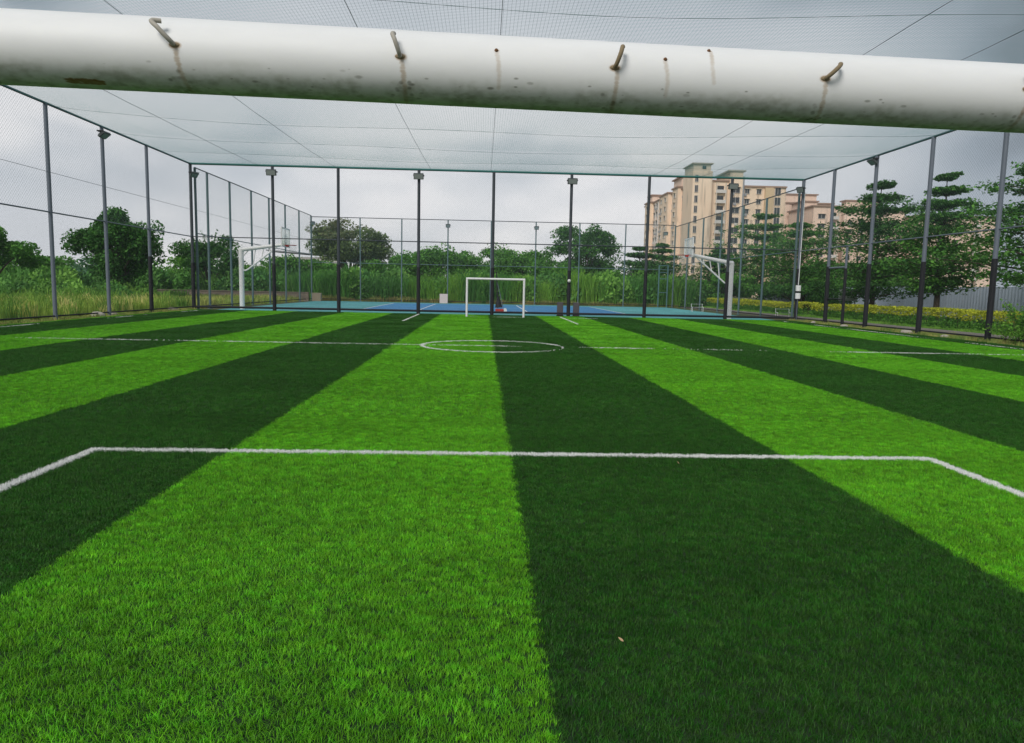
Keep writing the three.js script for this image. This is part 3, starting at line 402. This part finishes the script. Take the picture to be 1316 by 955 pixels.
tree('bushy tree filling the gap before the apartment wing', [16.0, -84], { seed: 22, w: 8.0, h: 4.8, base: 0.1, n: 9000, leaf: 0.3, col: G.mid, clumps: 70 });
tree('dark hedge-like tree on the field horizon past the low wall', [-50, -82], { seed: 23, w: 15, h: 5.0, base: 0.1, n: 11000, leaf: 0.36, col: G.mid });
tree('green bush behind the low wall, between round tree and court', [-30.5, -84], { seed: 24, w: 11, h: 4.4, base: 0.1, n: 9000, leaf: 0.34, col: G.bright });
tree('green bush behind the hoop arm on the field side', [-20.5, -84], { seed: 25, w: 10, h: 4.6, base: 0.1, n: 9000, leaf: 0.34, col: G.mid });
// footpath side
tiered('tiered tree standing past the near end of the hedge', [31.4, -41.5], { seed: 31, h: 9.6, w: 9.0, base: 2.2, n: 17000, tiers: 8, full: 1.15 });
tiered('tiered tree with a small topknot of leaves, between the two big hedge trees', [30.6, -49], { seed: 32, h: 9.4, w: 7.2, base: 1.9, n: 17000, tiers: 9, full: 1.2, pw: 1.25 });
tiered('tallest dense tiered tree behind the hedge by the gate', [30.4, -57], { seed: 33, h: 10.0, w: 8.4, base: 1.7, n: 21000, tiers: 9, full: 1.35, col: G.dark, pw: 1.7 });
tiered('tiered tree behind the fence corner post', [29.4, -68], { seed: 34, h: 8.0, w: 8.4, base: 1.8, n: 12000, tiers: 7, full: 1.2, pw: 2.2 });
tiered('tiered tree in front of the apartment wing with square windows', [29.6, -78.5], { seed: 35, h: 9.6, w: 9.6, base: 2.0, n: 13000, tiers: 7, leaf: 0.27, full: 1.2, pw: 2.0 });
tiered('tiered tree beside the basketball backboard on the footpath side', [26.6, -84], { seed: 36, h: 6.2, w: 8, base: 1.2, n: 11000, tiers: 7, full: 1.3, pw: 2.2, leaf: 0.27, col: G.dark });
tiered('small tiered tree below the receding apartment wing', [22.8, -95], { seed: 37, h: 7.4, w: 8.0, base: 1.0, n: 10000, tiers: 8, full: 1.3, leaf: 0.3, col: G.dark });
tiered('layered tree between the flat-topped tree and the apartment wing', [18.4, -89], { seed: 38, h: 6.6, w: 8.4, base: 0.8, n: 10000, tiers: 7, full: 1.3, pw: 2.0, leaf: 0.3, col: G.dark });
tree('bright bushy shrub tree beneath the tiered trees by the court', [24.5, -76], { seed: 39, w: 8, h: 3.8, base: 0.1, n: 8000, leaf: 0.26, col: G.mid });
tree('dark shrub beneath the tiered trees by the gate', [29, -66], { seed: 40, w: 9, h: 3.0, base: 0.1, n: 8000, leaf: 0.24, col: G.dark });
tree('far green tree crown beyond the blue-grey sheet wall', [52, -100], { seed: 41, w: 22, h: 6.5, base: 1, n: 7000, leaf: 0.5, col: G.mid });
{ // weedy bush growing through the fence on the footpath side
  const b = thing('weed_bush', 'light green weedy bush growing through the fence foot by the footpath', 'bush', [18.75, -0.03, -24.9]), L = new Leaves(51), R = rng(52);
  for (let k = 0; k < 34; k++) { const a = R() * 6.283, r = R() * 1.25, hh = 1.75 * (0.45 + 0.6 * R()) * (1 - r * 0.3), ex = Math.cos(a) * r * 0.75, ez = Math.sin(a) * r * 1.5; limb(b, 'stem', [V(ex * 0.3, 0, ez * 0.3), V(ex * 0.6, hh * 0.6, ez * 0.6), V(ex, hh, ez)], 0.012, 0.004); for (let s = 0; s < 90; s++) { const f = 0.12 + 0.9 * Math.sqrt(R()); L.leaf(ex * f + (R() - 0.5) * 0.34, hh * f + (R() - 0.5) * 0.25, ez * f + (R() - 0.5) * 0.34, 0.10, 0.055, 0.7, G.bright); } }
  part('foliage', L.geo(), leafMat, b);
}
{ // clipped hedge with yellow-green young top growth
  for (const [z0, z1, seed, lab] of [[-50, -26, 61, 'clipped hedge with bright yellow top beside the footpath, before the sheet wall'], [-74, -51.5, 62, 'clipped yellow-topped hedge beyond the fence corner along the court']]) {
    const hd = thing('clipped_hedge', lab, 'hedge', [0, 0, 0], 'yellow-topped hedges'), L = new Leaves(seed), R = rng(seed + 3), n = Math.round((z1 - z0) * 760);
    for (let k = 0; k < n; k++) { const z = mix(z0, z1, R()), wv = 0.07 * (fbm(z * 0.9, seed, 1, 3) - 0.5) * 4; let x, y; const q = R(), top = 0.94 + wv; if (q < 0.42) { x = mix(22.4, 23.9, R()); y = top - 0.10 * R(); } else { x = R() < 0.75 ? 22.4 + 0.12 * R() : 23.9 - 0.12 * R(); y = top * R(); } if (q > 0.9) x = mix(22.5, 23.8, R()); L.leaf(x, y, z, 0.13, 0.075, 0.6, y > top - 0.34 - 0.10 * R() ? G.yellow : G.mid); }
    part('foliage', L.geo(), leafMat, hd); const st = []; for (let z = z0 + 0.5; z < z1; z += 0.9) st.push(rod(V(23.1, -0.05, z), V(23.1 + (R() - 0.5) * 0.5, 0.75, z), 0.03, 0.012, 5)); part('stems', mergeGeometries(st), M.bark, hd, 'stuff');
  }
}
// reed thicket and rough grass: uncountable blades
function bladeClump(seed, n, h, wid, spread) {
  const R = rng(seed), p = [], ix = []; for (let k = 0; k < n; k++) { const a = R() * 6.283, r = spread * Math.sqrt(R()), x = Math.cos(a) * r, z = Math.sin(a) * r, t = R() * 6.283, hh = h * (0.45 + 0.6 * R()), l = hh * (0.12 + 0.32 * R()), f = R() * 3.14, wx = Math.cos(f) * wid / 2, wz = Math.sin(f) * wid / 2, dx = Math.cos(t), dz = Math.sin(t), b = p.length / 3;
    for (const [u, v, w] of [[0, 0, 0.6], [0.12, 0.4, 1], [0.42, 0.78, 0.85]]) p.push(x + dx * l * u - wx * w, hh * v, z + dz * l * u - wz * w, x + dx * l * u + wx * w, hh * v, z + dz * l * u + wz * w); p.push(x + dx * l * 1.15, hh * (0.86 + 0.14 * R()), z + dz * l * 1.15);
    ix.push(b, b + 1, b + 3, b, b + 3, b + 2, b + 2, b + 3, b + 5, b + 2, b + 5, b + 4, b + 4, b + 5, b + 6); } return raw(p, ix);
}
const bladeMat = new THREE.MeshPhysicalMaterial({ color: 0xffffff, roughness: 0.75, specularIntensity: 0.3, transmission: 0.3, thickness: 0, side: THREE.DoubleSide });
function scatter(name, label, cat, geo, count, seed, where, colour) {
  const R = rng(seed), im = new THREE.InstancedMesh(geo, bladeMat, count), o = new THREE.Object3D(), c = new THREE.Color(); im.name = numbered(name); im.castShadow = im.receiveShadow = true;
  for (let k = 0; k < count; k++) { const [x, z, s] = where(R); o.position.set(x, -0.04, z); o.rotation.set(0, R() * 6.283, 0); o.scale.set(s, s * (0.8 + 0.4 * R()), s); o.updateMatrix(); im.setMatrixAt(k, o.matrix); colour(c, R(), R(), x, z); im.setColorAt(k, c); }
  scene.add(im); tag(im, label, cat, null, 'stuff');
}
const mc = (c, A, t, v0, v = v0 * 2.2) => c.setRGB(mix(A[0], A[3], t) * v, mix(A[1], A[4], t) * v, mix(A[2], A[5], t) * v);
scatter('reed_thicket', 'tall green reed thicket behind the blue court', 'reeds', bladeClump(71, 80, 3.1, 0.06, 0.8), 1900, 72, R => { const x = mix(-24, 21, R()); return [x, mix(-73.4, -86, Math.pow(R(), 1.4)), (0.50 + 0.45 * R()) * (0.62 + 0.85 * fbm(x * 0.35, 3, 1, 3))]; }, (c, a, b, x) => mc(c, fbm(x * 0.2, 8, 2, 2) > 0.52 ? [0.05, 0.15, 0.02, 0.13, 0.24, 0.03] : [0.03, 0.11, 0.02, 0.07, 0.17, 0.03], a, 0.75 + 0.5 * b));
{ const lf = new Leaves(501); lf.clump(0, 0, 0, 0.8, 0.9, 0.8, 260, 0.26, G.mid, 0.5, 0.3); const lg = lf.geo(); lg.deleteAttribute('color'); lg.translate(0, 0.8, 0);
  const gc = (c, a, b, x, z) => mc(c, fbm(x * 0.3, z * 0.3, 5, 2) > 0.5 ? [0.055, 0.15, 0.025, 0.12, 0.23, 0.04] : [0.035, 0.11, 0.025, 0.075, 0.17, 0.035], a, 0.7 + 0.5 * b);
  scatter('shrub_thicket', 'leafy green scrub mixed into the reeds behind the court', 'scrub', lg, 620, 502, R => { const x = mix(-24, 22, R()); return [x, mix(-73.8, -88, Math.pow(R(), 1.6)), 0.9 + 0.9 * R() * fbm(x * 0.4, 2, 7, 2) * 1.5]; }, gc);
  scatter('shrub_thicket', 'leafy green scrub behind the low wall of the field', 'scrub', lg, 420, 503, R => [mix(-62, -20, R()), mix(-71, -88, R()), 0.8 + 0.9 * R()], gc);
  scatter('shrub_thicket', 'leafy low scrub in the field before the low wall', 'scrub', lg, 240, 504, R => { const z = mix(-40, -64, R()); return [mix(-23 + (z + 40) * 0.12, -52, R()), z, 0.35 + 0.6 * R()]; }, gc); }
scatter('field_thicket', 'green thicket of tall weeds behind the low wall', 'weeds', bladeClump(73, 60, 2.6, 0.09, 0.9), 900, 74, R => [mix(-62, -19, R()), mix(-73, -90, R()), 0.6 + 0.5 * R()], (c, a, b) => mc(c, [0.04, 0.12, 0.025, 0.09, 0.19, 0.035], a, 0.75 + 0.5 * b));
scatter('field_thicket', 'leafy green weeds in the field below the round tree', 'weeds', bladeClump(75, 60, 1.05, 0.05, 0.7), 700, 76, R => { const z = mix(-38, -66, R()); return [mix(-23 + (z + 38) * 0.05, -50, R()), z, 0.6 + 0.5 * R()]; }, (c, a, b) => mc(c, [0.045, 0.13, 0.02, 0.13, 0.22, 0.035], a, 0.75 + 0.5 * b));
scatter('yellow_weeds', 'yellow flowering tall weeds along the field side fence', 'weeds', bladeClump(77, 60, 0.95, 0.03, 0.5), 1100, 78, R => [mix(-17.2, -24.5, Math.pow(R(), 0.8)), mix(-21, -45, R()), (0.35 + 0.6 * R()) * 1.0], (c, a, b) => b > 0.80 ? mc(c, [0.30, 0.30, 0.08, 0.40, 0.36, 0.15], a, 1) : mc(c, [0.06, 0.14, 0.02, 0.17, 0.24, 0.04], a, 0.8 + 0.4 * b));
scatter('rough_grass', 'short rough grass of the field round the low wall', 'grass', bladeClump(79, 60, 0.5, 0.04, 0.6), 2600, 80, R => [mix(-17, -48, R()), mix(-44, -72, R()), 0.6 + 0.6 * R()], (c, a, b) => mc(c, [0.10, 0.16, 0.03, 0.24, 0.24, 0.07], a, 0.75 + 0.5 * b));
scatter('rough_grass', 'dry grass strip at the foot of the reeds', 'grass', bladeClump(81, 50, 0.6, 0.04, 0.6), 300, 82, R => { const x = mix(-16, 19, R()); return [x, mix(-72, -73.4, R()), (0.25 + 0.7 * R()) * (0.4 + 1.1 * fbm(x * 0.5, 3, 3, 2))]; }, (c, a, b) => mc(c, [0.08, 0.12, 0.03, 0.20, 0.16, 0.06], a, 0.75 + 0.5 * b));
scatter('verge_grass', 'short green grass between footpath and hedge', 'grass', bladeClump(83, 60, 0.16, 0.02, 0.32), 3200, 84, R => [mix(21.7, 28, Math.pow(R(), 1.5)), mix(-24, -80, Math.pow(R(), 1.2)), 0.7 + 0.7 * R()], (c, a, b) => mc(c, [0.06, 0.16, 0.02, 0.14, 0.25, 0.04], a, 0.8 + 0.4 * b));
scatter('verge_grass', 'sparse weeds on the bare strip at the fence foot', 'grass', bladeClump(85, 40, 0.17, 0.014, 0.2), 1500, 86, R => [R() < 0.6 ? mix(17.95, 19.4, R()) : mix(-16.2, -17.1, R()), mix(-20, -43, R()), 0.5 + 0.9 * R() * R()], (c, a, b) => mc(c, [0.08, 0.15, 0.03, 0.26, 0.24, 0.08], a, 0.8 + 0.4 * b));

// ---------- walls ----------
{
  const w = thing('low_wall', 'low weathered masonry wall across the weedy field', 'wall', [0, 0, 0]), m1 = noiseMat([0.52, 0.47, 0.42], [0.36, 0.33, 0.29], 2.5, 0.95, 91, 0.02);
  for (let x = -46; x < -16.5; x += 3) { const s = part('wall_panel', box(x, x + 2.94, -0.05, 0.72, -69.1, -68.9), m1, w); part('coping', box(x - 0.02, x + 2.95, 0.72, 0.80, -69.16, -68.84), m1, s); }
  const sw = thing('sheet_wall', 'blue-grey corrugated sheet wall behind the hedge trees', 'wall', [0, 0, 0]), sm = [0.68, 0.62, 0.72].map(v => std(lin(v * 0.84, v * 0.95, v * 1.14), 0.6));
  const prof = (L) => { const P = [], I = []; const n = 12; for (let k = 0; k <= n; k++) { const z = L * k / n, x = (k % 2 ? 0.03 : 0); P.push(x, 0, z, x, 2.4, z); if (k < n) I.push(k * 2, k * 2 + 1, k * 2 + 2, k * 2 + 2, k * 2 + 1, k * 2 + 3); } const g = raw(P, I).toNonIndexed(); g.computeVertexNormals(); return g; }, pg = prof(1.995);
  let k = 0; for (let z = -80; z < -26; z += 2) { const q = part('sheet', pg, sm[(k++ * 7) % 3], sw); q.position.set(37, -0.04, z); const p = part('post', rod(V(37.09, -0.05, z), V(37.09, 2.2, z), 0.04), M.greyPaint, sw); }
  const sh = thing('site_shed', 'small grey shed with sloped roof behind the hedge', 'shed', [30.5, 0, -73]); part('wall', box(-2.6, 2.6, -0.05, 1.9, -1.5, 1.5), std(lin(0.24, 0.27, 0.31), 0.7), sh); const rfg = box(-2.8, 2.8, 0, 0.08, -1.8, 1.8); rfg.rotateZ(0.08); rfg.translate(0, 2.05, 0); part('roof', rfg, std(lin(0.42, 0.43, 0.45), 0.6), sh); part('door', box(-0.5, 0.5, 0, 1.8, 1.502, 1.54), M.greyPaint, sh);
  const sg = thing('notice_sign', 'small white sign board standing before the sheet wall', 'sign', [29.2, 0, -58.5]); part('board', box(-0.75, 0.75, 1.1, 2.0, -0.03, 0.03), std(lin(0.55, 0.56, 0.58), 0.5), sg); for (const s of [-0.6, 0.6]) part('leg', box(s - 0.04, s + 0.04, -0.05, 1.1, -0.03, 0.03), M.greyPaint, sg);
}

// ---------- apartment buildings ----------
{
  const stained = (c, d, seed) => { const n = 512, t = tex(n, n, (i, j) => { const st = sst(0.54, 0.78, tile(26, i, Math.floor(j / 12) * 1.2, n, seed, 3)) * tile(5, i, j, n, seed + 9, 3), k = clamp(0.5 + 2 * (tile(7, i, j, n, seed + 3, 4) - 0.5)); return [0, 1, 2].map(q => mix(c[q], d[q], k) * (1 - 0.34 * st)); }); t.repeat.set(1 / 24, 1 / 24); return std(0xffffff, 0.9, { map: t }); };
  const wallA = stained([0.96, 0.86, 0.78], [0.92, 0.80, 0.72], 101), wallB = stained([0.97, 0.88, 0.78], [0.94, 0.83, 0.72], 102), cream = std(lin(0.66, 0.56, 0.44), 0.85), trim = std(lin(0.36, 0.24, 0.18), 0.85), whiteW = std(lin(0.66, 0.62, 0.58), 0.8), pane = std(lin(0.03, 0.034, 0.04), 0.15), frameM = std(lin(0.62, 0.58, 0.53), 0.6), greenC = std(lin(0.44, 0.38, 0.31), 0.85), shaft = std(lin(0.30, 0.31, 0.33), 0.7);
  const uvBox = (x0, x1, y0, y1, z0, z1) => { const g = box(x0, x1, y0, y1, z0, z1), p = g.attributes.position, n = g.attributes.normal, u = g.attributes.uv; for (let i = 0; i < p.count; i++) u.setXY(i, Math.abs(n.getX(i)) > 0.5 ? p.getZ(i) : p.getX(i), Math.abs(n.getY(i)) > 0.5 ? p.getZ(i) : p.getY(i)); return g; };
  const pg = {}, geoW = (w, h, axis) => { const k = w + '_' + h + axis; return pg[k] || (pg[k] = axis === 'z' ? { p: box(-w / 2, w / 2, 0, h, 0, 0.03), f: mergeGeometries([box(-w / 2 - 0.1, -w / 2, -0.1, h + 0.1, 0, 0.22), box(w / 2, w / 2 + 0.1, -0.1, h + 0.1, 0, 0.22), box(-w / 2, w / 2, -0.1, 0, 0, 0.22), box(-0.04, 0.04, 0, h, 0.03, 0.07)]), s: box(-w / 2 - 0.25, w / 2 + 0.25, h + 0.02, h + 0.14, 0, 0.6) } : { p: box(-0.03, 0, 0, h, -w / 2, w / 2), f: mergeGeometries([box(-0.22, 0, -0.1, h + 0.1, -w / 2 - 0.1, -w / 2), box(-0.22, 0, -0.1, h + 0.1, w / 2, w / 2 + 0.1), box(-0.22, 0, -0.1, 0, -w / 2, w / 2), box(-0.07, -0.03, 0, h, -0.04, 0.04)]), s: box(-0.6, 0, h + 0.02, h + 0.14, -w / 2 - 0.25, w / 2 + 0.25) }); };
  function win(b, x, y, z, w, h, axis, shade = true) { const g = geoW(w, h, axis), m = part('window', g.p, pane, b); m.position.set(x, y, z); part('frame', g.f, frameM, m); if (shade) part('sunshade', g.s, cream, m); const q = h3(Math.round(x * 10), Math.round(y * 10), Math.round(z * 10)); if (q > 0.72) { const u = part('air_conditioner', acG, q > 0.86 ? whiteW : shaft, m); if (axis === 'z') u.position.set((q - 0.85) * 4 * w, -0.75, 0.3); else u.position.set(-0.3, -0.75, (q - 0.85) * 4 * w); } }
  const acG = box(-0.42, 0.42, 0, 0.62, -0.28, 0.28);
  const F = 3.08;
  function cornice(b, x0, x1, z0, z1, y, o = 0.5, mat = trim) { part('cornice', box(x0 - o, x1 + o, y, y + 0.45, z0 - o, z1 + o), mat, b); }
  function balcony(b, x, y, z, w, d) { const s = part('balcony', box(x - w / 2, x + w / 2, y, y + 0.15, z, z + d), whiteW, b); part('parapet', box(x - w / 2, x + w / 2, y + 0.15, y + 1.0, z + d - 0.12, z + d), whiteW, s); for (const q of [-1, 1]) part('side_pier', box(x + q * w / 2 - (q > 0 ? 0.3 : 0), x + q * w / 2 + (q > 0 ? 0 : 0.3), y + 1.0, y + F - 0.02, z + d - 0.3, z + d), cream, s); part('door_opening', box(x - w / 2 + 0.5, x + w / 2 - 0.5, y + 0.2, y + 2.3, z + 0.01, z + 0.05), pane, s); }
  // tower with receding wing
  const A = thing('apartment_building', 'tall peach apartment tower with a long wing receding behind the court trees', 'building', [0, 0, 0], 'peach apartment blocks');
  part('wall', uvBox(64, 84, 0, 34.3, -298, -236), wallA, A); cornice(A, 64, 84, -298, -236.6, 34.3);
  for (const [z0, z1, h] of [[-250, -243, 34.9], [-268, -256, 34.6], [-292, -284, 34.6]]) { part('bay', uvBox(62.6, 64, 0, h, z0, z1), wallB, A); cornice(A, 62.6, 65, z0, z1, h, 0.4); }
  for (const z of [-240, -253, -272, -277, -281, -295.5]) for (let k = 0; k < 11; k++) win(A, 64, 1.2 + k * F, z, 1.6, 1.5, 'x');
  for (const z of [-246.5, -259, -265, -288]) for (let k = 0; k < 11; k++) win(A, 62.6, 1.2 + k * F, z, 1.4, 1.4, 'x');
  for (const z of [-253.9, -270, -275, -279]) part('drain_shaft', box(63.6, 64, 0, 34, z - 0.35, z + 0.35), whiteW, A);
  part('front_tower_wall', uvBox(63.4, 69.5, 0, 38.2, -240, -229), wallB, A); part('tower_cap_wall', uvBox(63.8, 69.2, 38.2, 40.3, -240, -230), cream, A); part('tower_cap', box(63.3, 69.8, 40.3, 40.65, -240.5, -229.4), greenC, A); part('cap_window', box(66.5, 67.7, 38.8, 39.8, -229.98, -229.9), pane, A);
  for (let k = 0; k < 12; k++) win(A, 64.6, 1.0 + k * F, -229, 0.9, 2.0, 'z', false);
  part('roof_stair_wall', uvBox(64.5, 72, 34.75, 38.6, -256, -246), wallA, A); part('roof_stair_cap', box(63.8, 72.7, 38.6, 39.0, -256.6, -245.4), trim, A); part('stair_window', box(68, 69.5, 36.4, 37.7, -246, -245.94), pane, A);
  part('roof_stair_wall', uvBox(64.8, 72, 34.75, 38.0, -296, -290), wallA, A); part('roof_stair_cap', box(64.2, 72.6, 38.0, 38.4, -296.6, -289.4), trim, A);
  part('balcony_bay_wall', uvBox(69.5, 75.4, 0, 35.4, -240, -231), wallB, A); cornice(A, 69.8, 75.2, -240, -231, 35.4, 0.45);
  for (let k = 0; k < 11; k++) balcony(A, 72.7, 1.0 + k * F, -231, 3.2, 1.2);
  part('core_wall', uvBox(75.4, 79.4, 0, 38.4, -244, -230.2), wallB, A); part('core_cap', box(74.6, 80.1, 38.4, 38.8, -244.6, -229.7), greenC, A);
  for (let k = 0; k < 11; k++) win(A, 77.3, 1.2 + k * F, -230.2, 2.4, 1.7, 'z', k % 2 === 0);
  part('pipe_shaft', box(79.4, 80.0, 0, 37, -231, -230.4), shaft, A);
  part('wing_wall', uvBox(80, 93.6, 0, 34.0, -246, -231.5), wallB, A); cornice(A, 80.2, 93.2, -246, -231.5, 34.0, 0.5);
  for (const x of [81.3, 85.0]) for (let k = 0; k < 11; k++) win(A, x, 1.2 + k * F, -231.5, 1.3, 1.4, 'z');
  for (let k = 0; k < 11; k++) { win(A, 91, 1.0 + k * F, -231.5, 1.7, 2.3, 'z', false); } part('stair_bay', uvBox(86.8, 89.4, 0, 33.9, -231.5, -230.6), std(lin(0.66, 0.49, 0.30), 0.85), A);
  // second, lower blocks
  function block(label, x0, x1, z, dep, h, cols, opt = {}) {
    const b = thing('apartment_building', label, 'building', [0, 0, 0], 'peach apartment blocks'); part('wall', uvBox(x0, x1, 0, h, z - dep, z), opt.mat || wallA, b); cornice(b, x0, x1, z - dep, z, h, 0.5); const st = Math.floor((h - 1) / F);
    for (const [x, w, kind] of cols) for (let k = 0; k < st; k++) kind ? balcony(b, x, 0.9 + k * F, z, w, 1.1) : win(b, x, 1.2 + k * F, z, w, 1.4, 'z');
    if (opt.side) for (const zz of opt.side) for (let k = 0; k < st; k++) win(b, x0, 1.2 + k * F, zz, 1.3, 1.4, 'x');
    if (opt.cap) { const [a, c, hh] = opt.cap; part('roof_stair_wall', uvBox(a, c, h + 0.45, h + hh, z - dep + 1, z - dep / 2), wallA, b); part('roof_stair_cap', box(a - 0.5, c + 0.5, h + hh, h + hh + 0.4, z - dep + 0.5, z - dep / 2 + 0.5), trim, b); } return b;
  }
  block('recessed peach apartment block right behind the tower wing', 104, 123, -262, 18, 33.0, [[109, 2.2], [115.5, 2.4, 1], [120, 2.0]], { cap: [106, 121, 4.2] });
  block('mid-distance peach apartment block above the fence corner tree', 106.5, 115.5, -240, 20, 29.6, [[109.2, 2.2], [113.2, 2.6, 1]], { cap: [107, 112, 2.6] });
  block('peach apartment block with long side wall beyond the gate trees', 125.5, 147, -258, 9, 31.0, [[127.5, 1.4], [131.5, 1.6], [136, 2.6, 1], [142, 1.6]], { side: [-262.5], cap: [128, 140, 3.4] });
  block('far peach apartment block glimpsed between the two big tiered trees', 150, 178, -255, 18, 29.0, [[153, 1.6], [158, 2.6, 1], [164, 1.6], [171, 2.4, 1]], {});
  const hs = thing('distant_house', 'pale flat-roofed house glimpsed under the hoop arm on the field side', 'house', [-39, 0, -168]); part('wall', box(-7, 7, 0, 7.2, -4, 4), whiteW, hs); const hr = box(-8, 8, 0, 0.25, -5, 5); hr.rotateZ(-0.06); hr.translate(0, 7.9, 0); part('roof', hr, shaft, hs); for (const x of [-5, -1.5, 2, 5.5]) part('window', box(x - 0.8, x + 0.8, 4.2, 5.8, 4, 4.05), pane, hs);
}
renderer.render(scene, camera);
